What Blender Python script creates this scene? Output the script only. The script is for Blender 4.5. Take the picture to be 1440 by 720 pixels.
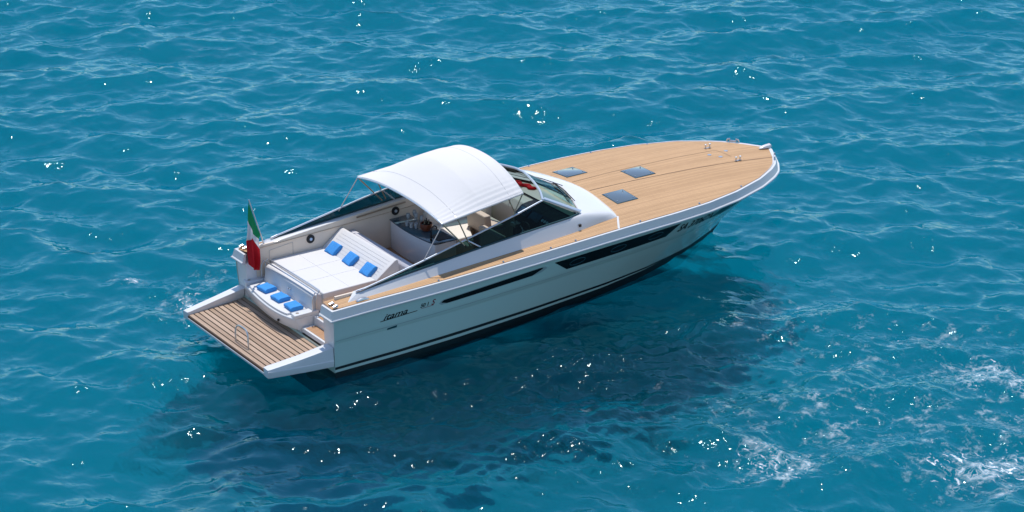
import bpy, bmesh, math, random
import numpy as np
from mathutils import Vector, Matrix

random.seed(7)
rng = np.random.default_rng(11)
S = bpy.context.scene
for o in list(bpy.data.objects):
    bpy.data.objects.remove(o)
C = S.collection

# ------------------------------------------------------------------ camera
cam = bpy.data.cameras.new('camera')
cam.sensor_width = 36.0
cam.lens = 80.117
cam.clip_end = 6000
co = bpy.data.objects.new('camera', cam)
C.objects.link(co)
co.location = (-20.1365, -39.6422, 20.7032)
co.rotation_euler = (math.radians(90 - 22.4576), 0, math.radians(-34.8037))
S.camera = co

# ------------------------------------------------------------------ world, sun, exposure
SUNV = Vector((.20, .30, 1.0)).normalized()
EL = math.asin(SUNV.z)
w = bpy.data.worlds.new('World')
S.world = w
w.use_nodes = True
wn = w.node_tree
bg = wn.nodes['Background']
sk = wn.nodes.new('ShaderNodeTexSky')
sk.sky_type = 'NISHITA'
sk.sun_disc = False
sk.sun_elevation = EL
sk.sun_rotation = math.atan2(SUNV.x, SUNV.y)
sk.air_density = 1.0
sk.dust_density = .15
sk.ozone_density = 3.0
wn.links.new(sk.outputs[0], bg.inputs[0])
bg.inputs[1].default_value = .15
sun = bpy.data.lights.new('sun', 'SUN')
sun.energy = 3.65
sun.angle = math.radians(.53)
sun.color = (1, .955, .89)
so = bpy.data.objects.new('sun', sun)
C.objects.link(so)
so.rotation_euler = SUNV.to_track_quat('Z', 'Y').to_euler()
S.view_settings.view_transform = 'Standard'
S.view_settings.look = 'None'
S.view_settings.exposure = 0.13
S.view_settings.gamma = 1.0
S.view_settings.use_curve_mapping = False
S.render.engine = 'CYCLES'
S.cycles.max_bounces = 8
S.cycles.volume_bounces = 2
S.cycles.transparent_max_bounces = 12
S.cycles.caustics_reflective = False
S.cycles.caustics_refractive = False
S.cycles.sample_clamp_direct = 40
S.cycles.sample_clamp_indirect = 1.5
S.cycles.use_denoising = True

# ------------------------------------------------------------------ materials
def mat(name, col, rough=.5, metal=0, spec=.5, coat=0, bump=0, bscale=40, var=0, vscale=6):
    m = bpy.data.materials.new(name)
    m.use_nodes = True
    nt = m.node_tree
    b = nt.nodes['Principled BSDF']
    b.inputs['Base Color'].default_value = (*col, 1)
    b.inputs['Roughness'].default_value = rough
    b.inputs['Metallic'].default_value = metal
    b.inputs['Specular IOR Level'].default_value = spec
    b.inputs['Coat Weight'].default_value = coat
    b.inputs['Coat Roughness'].default_value = .05
    if bump or var:
        tc = nt.nodes.new('ShaderNodeTexCoord')
    if var:
        n = nt.nodes.new('ShaderNodeTexNoise')
        n.inputs['Scale'].default_value = vscale
        n.inputs['Detail'].default_value = 5
        nt.links.new(tc.outputs['Object'], n.inputs['Vector'])
        mx = nt.nodes.new('ShaderNodeMix')
        mx.data_type = 'RGBA'
        mx.inputs[6].default_value = (*[c * (1 - var) for c in col], 1)
        mx.inputs[7].default_value = (*[min(1, c * (1 + var)) for c in col], 1)
        nt.links.new(n.outputs[0], mx.inputs[0])
        nt.links.new(mx.outputs[2], b.inputs['Base Color'])
    if bump:
        n = nt.nodes.new('ShaderNodeTexNoise')
        n.inputs['Scale'].default_value = bscale
        n.inputs['Detail'].default_value = 4
        nt.links.new(tc.outputs['Object'], n.inputs['Vector'])
        bp = nt.nodes.new('ShaderNodeBump')
        bp.inputs['Strength'].default_value = bump
        bp.inputs['Distance'].default_value = .01
        nt.links.new(n.outputs[0], bp.inputs['Height'])
        nt.links.new(bp.outputs[0], b.inputs['Normal'])
    return m

def N(nt, t, **kw):
    n = nt.nodes.new(t)
    for k, v in kw.items():
        setattr(n, k, v)
    return n

def math_(nt, op, a, b=None, c=None, clamp=False):
    n = nt.nodes.new('ShaderNodeMath')
    n.operation = op
    n.use_clamp = clamp
    for i, v in enumerate((a, b, c)):
        if v is None:
            continue
        if isinstance(v, (int, float)):
            n.inputs[i].default_value = v
        else:
            nt.links.new(v, n.inputs[i])
    return n.outputs[0]

def teak_mat(name, c1, c2, pitch, line, axis=1, linecol=(.10, .05, .025), lw=.10):
    """planks along x (axis=1: pitch across y) with grain streaks, tone per plank and fine caulking"""
    m = bpy.data.materials.new(name)
    m.use_nodes = True
    nt = m.node_tree
    b = nt.nodes['Principled BSDF']
    b.inputs['Roughness'].default_value = .62
    b.inputs['Specular IOR Level'].default_value = .25
    tc = N(nt, 'ShaderNodeTexCoord')
    sp = N(nt, 'ShaderNodeSeparateXYZ')
    nt.links.new(tc.outputs['Object'], sp.inputs[0])
    q = math_(nt, 'DIVIDE', sp.outputs[axis], pitch)
    fl = math_(nt, 'FLOOR', q)
    fr = math_(nt, 'FRACT', q)
    wnz = N(nt, 'ShaderNodeTexWhiteNoise', noise_dimensions='1D')
    nt.links.new(fl, wnz.inputs['W'])
    mp = N(nt, 'ShaderNodeMapping')
    sc = [3.2, 3.2, 1]
    sc[axis] = 60
    mp.inputs['Scale'].default_value = sc
    nt.links.new(tc.outputs['Object'], mp.inputs['Vector'])
    ns = N(nt, 'ShaderNodeTexNoise')
    ns.inputs['Scale'].default_value = 1
    ns.inputs['Detail'].default_value = 6
    nt.links.new(mp.outputs[0], ns.inputs['Vector'])
    big = N(nt, 'ShaderNodeTexNoise')
    big.inputs['Scale'].default_value = .9
    big.inputs['Detail'].default_value = 4
    nt.links.new(tc.outputs['Object'], big.inputs['Vector'])
    t = math_(nt, 'MULTIPLY', wnz.outputs[0], .42)
    t = math_(nt, 'MULTIPLY_ADD', ns.outputs[0], .75, t)
    t = math_(nt, 'MULTIPLY_ADD', big.outputs[0], .45, t)
    t = math_(nt, 'SUBTRACT', t, .38, clamp=True)
    mx = N(nt, 'ShaderNodeMix', data_type='RGBA')
    mx.inputs[6].default_value = (*c1, 1)
    mx.inputs[7].default_value = (*c2, 1)
    nt.links.new(t, mx.inputs[0])
    ln = math_(nt, 'LESS_THAN', fr, lw)
    ln = math_(nt, 'MULTIPLY', ln, line)
    m2 = N(nt, 'ShaderNodeMix', data_type='RGBA')
    m2.inputs[7].default_value = (*linecol, 1)
    nt.links.new(ln, m2.inputs[0])
    nt.links.new(mx.outputs[2], m2.inputs[6])
    nt.links.new(m2.outputs[2], b.inputs['Base Color'])
    return m

def glass_mat(name, tint, ior=1.5, fac_diffuse=0.0, dcol=(.02, .03, .035)):
    m = bpy.data.materials.new(name)
    m.use_nodes = True
    nt = m.node_tree
    nt.nodes.remove(nt.nodes['Principled BSDF'])
    out = nt.nodes['Material Output']
    tr = N(nt, 'ShaderNodeBsdfTransparent')
    tr.inputs[0].default_value = (*tint, 1)
    gl = N(nt, 'ShaderNodeBsdfGlossy')
    gl.inputs['Roughness'].default_value = .02
    fz = N(nt, 'ShaderNodeFresnel')
    fz.inputs[0].default_value = ior
    base = tr.outputs[0]
    if fac_diffuse:
        df = N(nt, 'ShaderNodeBsdfDiffuse')
        df.inputs[0].default_value = (*dcol, 1)
        mm = N(nt, 'ShaderNodeMixShader')
        mm.inputs[0].default_value = fac_diffuse
        nt.links.new(tr.outputs[0], mm.inputs[1])
        nt.links.new(df.outputs[0], mm.inputs[2])
        base = mm.outputs[0]
    mx = N(nt, 'ShaderNodeMixShader')
    nt.links.new(fz.outputs[0], mx.inputs[0])
    nt.links.new(base, mx.inputs[1])
    nt.links.new(gl.outputs[0], mx.inputs[2])
    nt.links.new(mx.outputs[0], out.inputs[0])
    return m

M = {
    'gel': mat('white_gelcoat', (.70, .70, .70), .22, coat=.3, var=.03, vscale=1.5),
    'hull': mat('hull_paint', (.50, .66, .60), .18, coat=.5, var=.025, vscale=.8),
    'boot': mat('black_antifouling', (.004, .004, .005), .5),
    'cream': mat('cream_liner', (.80, .665, .53), .45, var=.03, vscale=3),
    'cushion': mat('white_vinyl', (.66, .65, .65), .55, bump=.25, bscale=14),
    'canvas': mat('white_canvas', (.66, .65, .65), .8, bump=.5, bscale=4),
    'seam': mat('grey_stitching', (.50, .47, .45), .8),
    'thread': mat('pale_thread', (.60, .59, .59), .8),
    'greyseat': mat('grey_vinyl', (.56, .56, .62), .55, bump=.2, bscale=12),
    'tan': mat('tan_upholstery', (.48, .40, .32), .7, bump=.3, bscale=16),
    'tanwhite': mat('ivory_upholstery', (.74, .70, .64), .6, bump=.3, bscale=12),
    'steel': mat('polished_steel', (.62, .64, .67), .30, metal=1),
    'bronze': mat('bronze_tube', (.42, .33, .25), .3, metal=.8),
    'alu': mat('anodised_frame', (.62, .68, .74), .28, metal=.5),
    'tealframe': mat('dark_teal_seal', (.01, .06, .075), .3),
    'black': mat('gloss_black', (.006, .006, .008), .08, coat=.3),
    'rubber': mat('matt_black', (.012, .012, .013), .6),
    'blackglass': mat('black_window_glass', (.003, .003, .004), .35, spec=.15),
    'towel': mat('blue_terry', (.05, .30, .74), .95, bump=1.0, bscale=140, var=.12, vscale=30),
    'counter': mat('grey_stone_counter', (.05, .09, .12), .10, coat=.2, var=.15, vscale=30),
    'cabinet': mat('satin_cabinet', (.84, .84, .83), .22, coat=.4),
    'wood': mat('red_brown_wood', (.17, .045, .018), .28, coat=.4, var=.3, vscale=20),
    'teakgaps': mat('dark_teak_gap', (.07, .032, .016), .8),
    'green': mat('green_cloth', (.0, .34, .12), .85),
    'white_cloth': mat('white_cloth', (.78, .78, .78), .85),
    'red': mat('red_cloth', (.66, .01, .02), .85),
    'dash': mat('navy_dash', (.010, .016, .03), .35),
    'screen': mat('display_glass', (.02, .06, .10), .05),
    'dashlight': mat('beige_dash', (.50, .46, .40), .5),
    'redink': mat('dark_red_ink', (.22, .01, .02), .4),
    'ink': mat('black_ink', (.004, .004, .005), .6, spec=.1),
    'knuckle': mat('hull_shadow_line', (.30, .38, .38), .3),
}
M['teak'] = teak_mat('teak_deck', (.42, .25, .125), (.64, .40, .215), .052, .65)
M['teakp'] = teak_mat('teak_platform', (.27, .18, .12), (.56, .41, .305), .125, 0.0, axis=0)
M['teakdark'] = teak_mat('teak_sole', (.36, .20, .11), (.50, .30, .17), .052, .5)
M['sideglass'] = glass_mat('dark_green_glass', (.04, .11, .115), ior=1.25)
M['windglass'] = glass_mat('windshield_glass', (.50, .66, .68))
M['hatchglass'] = mat('smoked_hatch_glass', (.10, .135, .165), .10, coat=.5, spec=.6)
M['drinkglass'] = glass_mat('drinking_glass', (.90, .93, .95), fac_diffuse=.45, dcol=(.75, .8, .85))

# sun glows through the canvas
nt = M['canvas'].node_tree
b_ = nt.nodes['Principled BSDF']
tl = N(nt, 'ShaderNodeBsdfTranslucent')
tl.inputs[0].default_value = (.80, .76, .70, 1)
mx = N(nt, 'ShaderNodeMixShader')
mx.inputs[0].default_value = .25
nt.links.new(b_.outputs[0], mx.inputs[1])
nt.links.new(tl.outputs[0], mx.inputs[2])
nt.links.new(mx.outputs[0], nt.nodes['Material Output'].inputs[0])
b_.inputs['Base Color'].default_value = (.86, .85, .85, 1)
for nm in ('green', 'white_cloth', 'red'):
    nt = M[nm].node_tree
    b_ = nt.nodes['Principled BSDF']
    tl = N(nt, 'ShaderNodeBsdfTranslucent')
    tl.inputs[0].default_value = b_.inputs['Base Color'].default_value
    mx = N(nt, 'ShaderNodeMixShader')
    mx.inputs[0].default_value = .4
    nt.links.new(b_.outputs[0], mx.inputs[1])
    nt.links.new(tl.outputs[0], mx.inputs[2])
    nt.links.new(mx.outputs[0], nt.nodes['Material Output'].inputs[0])

# ------------------------------------------------------------------ mesh helpers
class MB:
    def __init__(self):
        self.v = []
        self.f = []
    def add(self, vs, fs):
        b = len(self.v)
        self.v += [tuple(map(float, p)) for p in vs]
        self.f += [tuple(b + i for i in f) for f in fs]
        return self
    def grid(self, rows, closed=False):
        n = len(rows[0])
        vs = [p for r in rows for p in r]
        fs = []
        for i in range(len(rows) - 1):
            for j in range(n if closed else n - 1):
                k = (j + 1) % n
                fs.append((i * n + j, i * n + k, (i + 1) * n + k, (i + 1) * n + j))
        return self.add(vs, fs)
    def loft(self, rows, caps=True):
        n = len(rows[0])
        b = len(self.v)
        self.grid(rows, True)
        if caps:
            self.f.append(tuple(b + i for i in range(n))[::-1])
            self.f.append(tuple(b + (len(rows) - 1) * n + i for i in range(n)))
        return self
    def box(self, x0, x1, y0, y1, z0, z1):
        vs = [(x, y, z) for x in (x0, x1) for y in (y0, y1) for z in (z0, z1)]
        return self.add(vs, [(0, 1, 3, 2), (4, 6, 7, 5), (0, 4, 5, 1), (2, 3, 7, 6), (0, 2, 6, 4), (1, 5, 7, 3)])
    def prism(self, poly, z0, z1):
        return self.loft([[(p[0], p[1], z0) for p in poly], [(p[0], p[1], z1) for p in poly]])
    def tube(self, pts, r, n=8, closed=False):
        P = [Vector(p) for p in pts]
        rows = []
        up = Vector((.13, .21, 1)).normalized()
        for i, p in enumerate(P):
            if closed:
                t = P[(i + 1) % len(P)] - P[i - 1]
            else:
                t = P[min(i + 1, len(P) - 1)] - P[max(i - 1, 0)]
            t.normalize()
            a = t.cross(up)
            if a.length < 1e-3:
                a = t.cross(Vector((1, 0, 0)))
            a.normalize()
            c = a.cross(t)
            rr = r[i] if isinstance(r, (list, tuple)) else r
            rows.append([tuple(p + a * rr * math.cos(2 * math.pi * k / n) + c * rr * math.sin(2 * math.pi * k / n)) for k in range(n)])
        if closed:
            rows.append(rows[0])
            return self.grid(rows, True)
        return self.loft(rows)
    def lathe(self, prof, cx, cy, cz, n=20):
        rows = []
        for r, z in prof:
            rows.append([(cx + r * math.cos(2 * math.pi * k / n), cy + r * math.sin(2 * math.pi * k / n), cz + z) for k in range(n)])
        return self.loft(rows)
    def build(self, name, material, parent=None, bevel=0, seg=2, smooth=35, sub=0, shift=None):
        me = bpy.data.meshes.new(name)
        v = self.v
        if shift:
            v = [(a - shift[0], b - shift[1], c - shift[2]) for a, b, c in v]
        me.from_pydata(v, [], self.f)
        bm = bmesh.new()
        bm.from_mesh(me)
        bmesh.ops.remove_doubles(bm, verts=bm.verts, dist=1e-5)
        bmesh.ops.recalc_face_normals(bm, faces=bm.faces)
        if bevel:
            es = [e for e in bm.edges if len(e.link_faces) == 2 and e.calc_face_angle(0) > math.radians(28)]
            bmesh.ops.bevel(bm, geom=es, offset=bevel, segments=seg, affect='EDGES', profile=.6, clamp_overlap=True)
        bm.to_mesh(me)
        bm.free()
        for mm in (material if isinstance(material, (list, tuple)) else [material]):
            me.materials.append(mm)
        if smooth:
            me.shade_smooth()
            me.set_sharp_from_angle(angle=math.radians(smooth))
        o = bpy.data.objects.new(name, me)
        C.objects.link(o)
        if shift:
            o.location = shift
        if parent:
            o.parent = parent
        if sub:
            md = o.modifiers.new('s', 'SUBSURF')
            md.levels = md.render_levels = sub
        return o

def tag(o, label=None, cat=None, group=None, kind=None):
    if label: o['label'] = label
    if cat: o['category'] = cat
    if group: o['group'] = group
    if kind: o['kind'] = kind
    return o

def empty(name, loc=(0, 0, 0)):
    o = bpy.data.objects.new(name, None)
    C.objects.link(o)
    o.location = loc
    o.empty_display_size = .2
    return o

def curve(pts, n=40):
    """Catmull-Rom through points"""
    P = [np.array(p, float) for p in pts]
    P = [2 * P[0] - P[1]] + P + [2 * P[-1] - P[-2]]
    out = []
    seg = len(P) - 3
    for i in range(n):
        s = i / (n - 1) * seg
        k = min(int(s), seg - 1)
        t = s - k
        a, b, c, d = P[k:k + 4]
        out.append(tuple(.5 * ((2 * b) + (c - a) * t + (2 * a - 5 * b + 4 * c - d) * t * t + (3 * b - a - 3 * c + d) * t ** 3)))
    return out

# ================================================================== THE SEA
L = 64.0
NF = 1024
def ocean():
    k1 = 2 * np.pi * np.fft.fftfreq(NF, L / NF)
    kx, ky = np.meshgrid(k1, k1, indexing='ij')
    k = np.hypot(kx, ky)
    k[0, 0] = 1
    th = np.arctan2(ky, kx)
    def band(lam, slope, ang, spread, iso, sig):
        """waves round one length: rms slope, main direction, spread"""
        k0 = 2 * np.pi / lam
        d = np.abs(np.cos(th - math.radians(ang))) ** spread + iso
        s = np.exp(-np.log(k / k0) ** 2 / (2 * sig * sig)) / k ** 4 * d
        s[0, 0] = 0
        h = np.sqrt(s) * (rng.normal(size=k.shape) + 1j * rng.normal(size=k.shape))
        g = np.hypot(np.fft.ifft2(1j * kx * h).real.std(), np.fft.ifft2(1j * ky * h).real.std())
        return h * slope / g
    h = band(9, .035, 70, 6, .05, .3) + band(2.4, .150, 62, 4, .14, .40) + band(1.15, .140, 45, 2, .30, .40) + band(.5, .105, 65, 2, .5, .35)
    hr = band(.36, .50, 50, 1, 1.0, .30)
    z = np.fft.ifft2(h).real
    dx = np.fft.ifft2(-1j * kx / k * h).real
    dy = np.fft.ifft2(-1j * ky / k * h).real
    return z, dx, dy, np.fft.ifft2(hr).real
OZ, OX, OY, OR = ocean()

def samp(A, X, Y):
    fx = (X / L * NF) % NF
    fy = (Y / L * NF) % NF
    i = np.floor(fx).astype(int); j = np.floor(fy).astype(int)
    a = fx - i; b = fy - j
    i1 = (i + 1) % NF; j1 = (j + 1) % NF; i %= NF; j %= NF
    return A[i, j] * (1 - a) * (1 - b) + A[i1, j] * a * (1 - b) + A[i, j1] * (1 - a) * b + A[i1, j1] * a * b
def axis(lo, hi, d, far):
    a = list(np.arange(lo, hi, d))
    s, x = d, lo
    left = []
    while x > -far:
        s *= 1.10
        x -= s
        left.append(x)
    s, x = d, a[-1]
    right = []
    while x < far:
        s *= 1.10
        x += s
        right.append(x)
    return np.array(left[::-1] + a + right)
gx = axis(-10, 38, .0625, 2500)
gy = axis(-18, 33, .0625, 2500)
GX, GY = np.meshgrid(gx, gy, indexing='ij')
stepx = np.gradient(gx)[:, None] * np.ones_like(GX)
stepy = np.gradient(gy)[None, :] * np.ones_like(GX)
fade = np.clip(1.6 / np.maximum(stepx, stepy), 0, 1)
ZZ = samp(OZ, GX, GY) * fade
CH = -.65
# stirred-up ripples round the stern and in the wake of the thrusters: (x, y, across, depth, strength)
CHOP = [(3.8, -4.7, 2.4, 1.3, 1.0), (3.0, -3.4, 1.6, .8, .7), (6.1, -4.7, 2.0, 1.2, .9), (.8, -3.6, 1.2, .9, .6), (8.8, -4.3, 1.5, .9, .8), (2.4, -6.8, 3.0, 1.5, .6), (1.0, 3.6, 1.0, 1.2, .9), (8.0, -9.5, 4.0, 2.5, .55), (12.0, -8.0, 4.0, 2.5, .5), (-1.5, -.5, 1.5, 1.0, .4)]
chop = np.full(GX.shape, .03)
RX, RY = math.cos(math.radians(-34.8)), math.sin(math.radians(-34.8))
for x, y, a, b, s_ in CHOP:
    chop = np.maximum(chop, s_ * np.exp(-(((GX - x) * RX + (GY - y) * RY) / a) ** 2 - ((-(GX - x) * RY + (GY - y) * RX) / b) ** 2))
ZZ = ZZ + samp(OR, GX, GY) * chop * np.clip(.2 / np.maximum(stepx, stepy), 0, 1) * .9
PX = GX + samp(OX, GX, GY) * fade * CH
PY = GY + samp(OY, GX, GY) * fade * CH
# calmer water right against the lee side of the hull
nx, ny = GX.shape
co_ = np.stack([PX, PY, ZZ], -1).reshape(-1, 3).astype(np.float32)
idx = np.arange(nx * ny).reshape(nx, ny)
q = np.stack([idx[:-1, :-1], idx[1:, :-1], idx[1:, 1:], idx[:-1, 1:]], -1).reshape(-1, 4).astype(np.int32)
me = bpy.data.meshes.new('sea')
me.vertices.add(len(co_))
me.vertices.foreach_set('co', co_.ravel())
me.loops.add(q.size)
me.loops.foreach_set('vertex_index', q.ravel())
me.polygons.add(len(q))
me.polygons.foreach_set('loop_start', np.arange(0, q.size, 4, dtype=np.int32))
me.update(calc_edges=True)
me.shade_smooth()
# churned water: (x, y, radius across, radius in depth, strength)
FOAM = [(10.6, -12.9, 1.2, .7, .95), (13.4, -10.6, .8, .9, .9), (9.5, -10.0, 3.6, 2.2, .50), (13.0, -7.5, 3.0, 2.0, .46), (7.0, -9.8, 2.0, 1.2, .5), (11.0, -5.2, 1.6, 1.0, .48), (6.67, -10.29, .75, .8, .85), (6.5, -9.6, .5, .6, .8), (8.3, -9.9, .9, 1.0, .62), (9.9, -12.4, 1.1, 1.0, .85), (12.77, -9.6, .9, 1.0, .85),
        (10.67, -7.75, 1.0, .6, .6), (7.5, -7.8, .55, .6, .62), (9.26, -8.85, 1.2, 1.0, .5), (11.8, -11.4, 1.3, 1.0, .6), (12.5, -5.0, 1.3, .8, .45),
        (.28, 5.3, .35, .3, .75), (.75, 3.3, .5, .8, .80), (1.81, 4.2, .5, .6, .72), (10.5, -4.6, .8, .6, .4), (7.0, -6.4, .8, .5, .35), (5.0, -6.0, 1.0, .5, .3)]
fo = np.zeros(GX.shape)
RX, RY = math.cos(math.radians(-34.8)), math.sin(math.radians(-34.8))
for x, y, a, b, s_ in FOAM:
    u_ = (PX - x) * RX + (PY - y) * RY
    v_ = -(PX - x) * RY + (PY - y) * RX
    fo = np.maximum(fo, .78 * s_ * np.exp(-(u_ / a / 1.6) ** 2 - (v_ / b / 1.5) ** 2))
at = me.attributes.new('foam', 'FLOAT', 'POINT')
at.data.foreach_set('value', fo.reshape(-1).astype(np.float32))

at2 = me.attributes.new('chop', 'FLOAT', 'POINT')
at2.data.foreach_set('value', chop.reshape(-1).astype(np.float32))

def sea_mat():
    m = bpy.data.materials.new('sea_water')
    m.use_nodes = True
    nt = m.node_tree
    nt.nodes.remove(nt.nodes['Principled BSDF'])
    out = nt.nodes['Material Output']
    lk = nt.links.new
    tc = N(nt, 'ShaderNodeTexCoord')
    # fine ripples
    mp = N(nt, 'ShaderNodeMapping')
    mp.inputs['Rotation'].default_value = (0, 0, math.radians(-60))
    mp.inputs['Scale'].default_value = (1.35, .8, 1)
    lk(tc.outputs['Object'], mp.inputs[0])
    n1 = N(nt, 'ShaderNodeTexNoise')
    n1.inputs['Scale'].default_value = 3.4
    n1.inputs['Detail'].default_value = 1.5
    n1.inputs['Roughness'].default_value = .52
    n1.inputs['Distortion'].default_value = .5
    lk(mp.outputs[0], n1.inputs['Vector'])
    bp = N(nt, 'ShaderNodeBump')
    bp.inputs['Strength'].default_value = .6
    bp.inputs['Distance'].default_value = .035
    lk(n1.outputs[0], bp.inputs['Height'])
    ac = N(nt, 'ShaderNodeAttribute', attribute_name='chop')
    n3 = N(nt, 'ShaderNodeTexNoise')
    n3.inputs['Scale'].default_value = 6.0
    n3.inputs['Detail'].default_value = .5
    n3.inputs['Distortion'].default_value = .6
    lk(mp.outputs[0], n3.inputs['Vector'])
    bp0 = bp
    bp = N(nt, 'ShaderNodeBump')
    bp.inputs['Distance'].default_value = .035
    lk(math_(nt, 'MULTIPLY_ADD', ac.outputs['Fac'], .8, .12), bp.inputs['Strength'])
    lk(n3.outputs[0], bp.inputs['Height'])
    lk(bp0.outputs[0], bp.inputs['Normal'])
    # colour of the water body drifts between teal and blue
    nb = N(nt, 'ShaderNodeTexNoise')
    nb.inputs['Scale'].default_value = .16
    nb.inputs['Detail'].default_value = 3
    lk(tc.outputs['Object'], nb.inputs['Vector'])
    cr = N(nt, 'ShaderNodeMapRange')
    cr.inputs[1].default_value = .35
    cr.inputs[2].default_value = .65
    lk(nb.outputs[0], cr.inputs[0])
    body = N(nt, 'ShaderNodeMix', data_type='RGBA')
    body.inputs[6].default_value = (.001, .17, .26, 1)
    body.inputs[7].default_value = (.001, .20, .265, 1)
    lk(cr.outputs[0], body.inputs[0])
    df = N(nt, 'ShaderNodeBsdfDiffuse')
    lk(body.outputs[2], df.inputs[0])
    tr = N(nt, 'ShaderNodeBsdfTransparent')
    tr.inputs[0].default_value = (1, 1, 1, 1)
    rf = N(nt, 'ShaderNodeBsdfRefraction')
    rf.inputs['IOR'].default_value = 1.333
    rf.inputs['Roughness'].default_value = .08
    lk(bp.outputs[0], rf.inputs['Normal'])
    thru = N(nt, 'ShaderNodeMixShader')
    thru.inputs[0].default_value = .72
    lk(tr.outputs[0], thru.inputs[1])
    lk(rf.outputs[0], thru.inputs[2])
    wat = N(nt, 'ShaderNodeMixShader')
    wat.inputs[0].default_value = .94
    lk(df.outputs[0], wat.inputs[1])
    lk(thru.outputs[0], wat.inputs[2])
    gl = N(nt, 'ShaderNodeBsdfGlossy')
    gl.inputs['Roughness'].default_value = .023
    gl.inputs['Color'].default_value = (.64, .93, 1, 1)
    lk(bp.outputs[0], gl.inputs['Normal'])
    fz = N(nt, 'ShaderNodeFresnel')
    fz.inputs[0].default_value = 1.333
    lk(bp.outputs[0], fz.inputs['Normal'])
    ms = N(nt, 'ShaderNodeMixShader')
    gm = N(nt, 'ShaderNodeNewGeometry')
    lk(math_(nt, 'MULTIPLY', fz.outputs[0], math_(nt, 'SUBTRACT', 1.0, gm.outputs['Backfacing'])), ms.inputs[0])
    lk(wat.outputs[0], ms.inputs[1])
    lk(gl.outputs[0], ms.inputs[2])
    # foam
    at_ = N(nt, 'ShaderNodeAttribute', attribute_name='foam')
    dn = N(nt, 'ShaderNodeTexNoise')
    dn.inputs['Scale'].default_value = 1.7
    dn.inputs['Detail'].default_value = 5
    lk(tc.outputs['Object'], dn.inputs['Vector'])
    vm = N(nt, 'ShaderNodeVectorMath', operation='MULTIPLY_ADD')
    vm.inputs[1].default_value = (1.1, 1.1, 0)
    lk(dn.outputs['Color'], vm.inputs[0])
    lk(tc.outputs['Object'], vm.inputs[2])
    vo = N(nt, 'ShaderNodeTexVoronoi', feature='DISTANCE_TO_EDGE')
    vo.inputs['Scale'].default_value = 1.9
    lk(vm.outputs[0], vo.inputs['Vector'])
    vo2 = N(nt, 'ShaderNodeTexVoronoi', feature='DISTANCE_TO_EDGE')
    vo2.inputs['Scale'].default_value = 6.5
    lk(vm.outputs[0], vo2.inputs['Vector'])
    fn = N(nt, 'ShaderNodeTexNoise')
    fn.inputs['Scale'].default_value = 2.2
    fn.inputs['Detail'].default_value = 8
    fn.inputs['Roughness'].default_value = .7
    lk(tc.outputs['Object'], fn.inputs['Vector'])
    # lace: thin near the cell edges, broken by noise, present only where foam > 0
    e1 = math_(nt, 'MULTIPLY_ADD', vo.outputs['Distance'], -7.0, 1.0, clamp=True)
    e2 = math_(nt, 'MULTIPLY_ADD', vo2.outputs['Distance'], -7.0, 1.0, clamp=True)
    e1 = math_(nt, 'POWER', e1, 1.6)
    e2 = math_(nt, 'POWER', e2, 1.6)
    e = math_(nt, 'MAXIMUM', e1, math_(nt, 'MULTIPLY', e2, .8))
    a_ = math_(nt, 'MULTIPLY_ADD', fn.outputs[0], 2.8, -1.84)
    a_ = math_(nt, 'ADD', a_, at_.outputs['Fac'])
    a_ = math_(nt, 'MULTIPLY', a_, 1.0, clamp=True)
    a_ = math_(nt, 'MULTIPLY', a_, math_(nt, 'MULTIPLY', at_.outputs['Fac'], 2.5, clamp=True))
    fm = math_(nt, 'MULTIPLY', e, a_)
    fm = math_(nt, 'MULTIPLY', fm, 1.15, clamp=True)
    # torn blots of foam
    f2 = N(nt, 'ShaderNodeTexNoise')
    f2.inputs['Scale'].default_value = 4.6
    f2.inputs['Detail'].default_value = 9
    f2.inputs['Roughness'].default_value = .68
    f2.inputs['Distortion'].default_value = 1.2
    lk(mp.outputs[0], f2.inputs['Vector'])
    th = math_(nt, 'MULTIPLY_ADD', at_.outputs['Fac'], .27, -.74)
    bl = math_(nt, 'ADD', f2.outputs[0], th)
    bl = math_(nt, 'MULTIPLY', bl, 13.0, clamp=True)
    bl = math_(nt, 'MULTIPLY', bl, math_(nt, 'MULTIPLY', at_.outputs['Fac'], 2.0, clamp=True))
    fm = math_(nt, 'MAXIMUM', fm, bl)
    fd = N(nt, 'ShaderNodeBsdfDiffuse')
    fd.inputs[0].default_value = (.76, .84, .89, 1)
    mf = N(nt, 'ShaderNodeMixShader')
    lk(fm, mf.inputs[0])
    lk(ms.outputs[0], mf.inputs[1])
    lk(fd.outputs[0], mf.inputs[2])
    lk(mf.outputs[0], out.inputs[0])
    # light scattered inside the water, so that the boat throws a soft shaft of shade into it
    vs = N(nt, 'ShaderNodeVolumeScatter')
    vs.inputs['Color'].default_value = (.0, .70, .86, 1)
    vs.inputs['Density'].default_value = .032
    va = N(nt, 'ShaderNodeVolumeAbsorption')
    va.inputs['Color'].default_value = (.0, .66, .84, 1)
    va.inputs['Density'].default_value = .032
    ad = N(nt, 'ShaderNodeAddShader')
    lk(vs.outputs[0], ad.inputs[0])
    lk(va.outputs[0], ad.inputs[1])
    lk(ad.outputs[0], out.inputs['Volume'])
    return m
me.materials.append(sea_mat())
sea = bpy.data.objects.new('sea', me)
C.objects.link(sea)
tag(sea, kind='structure')
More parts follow.
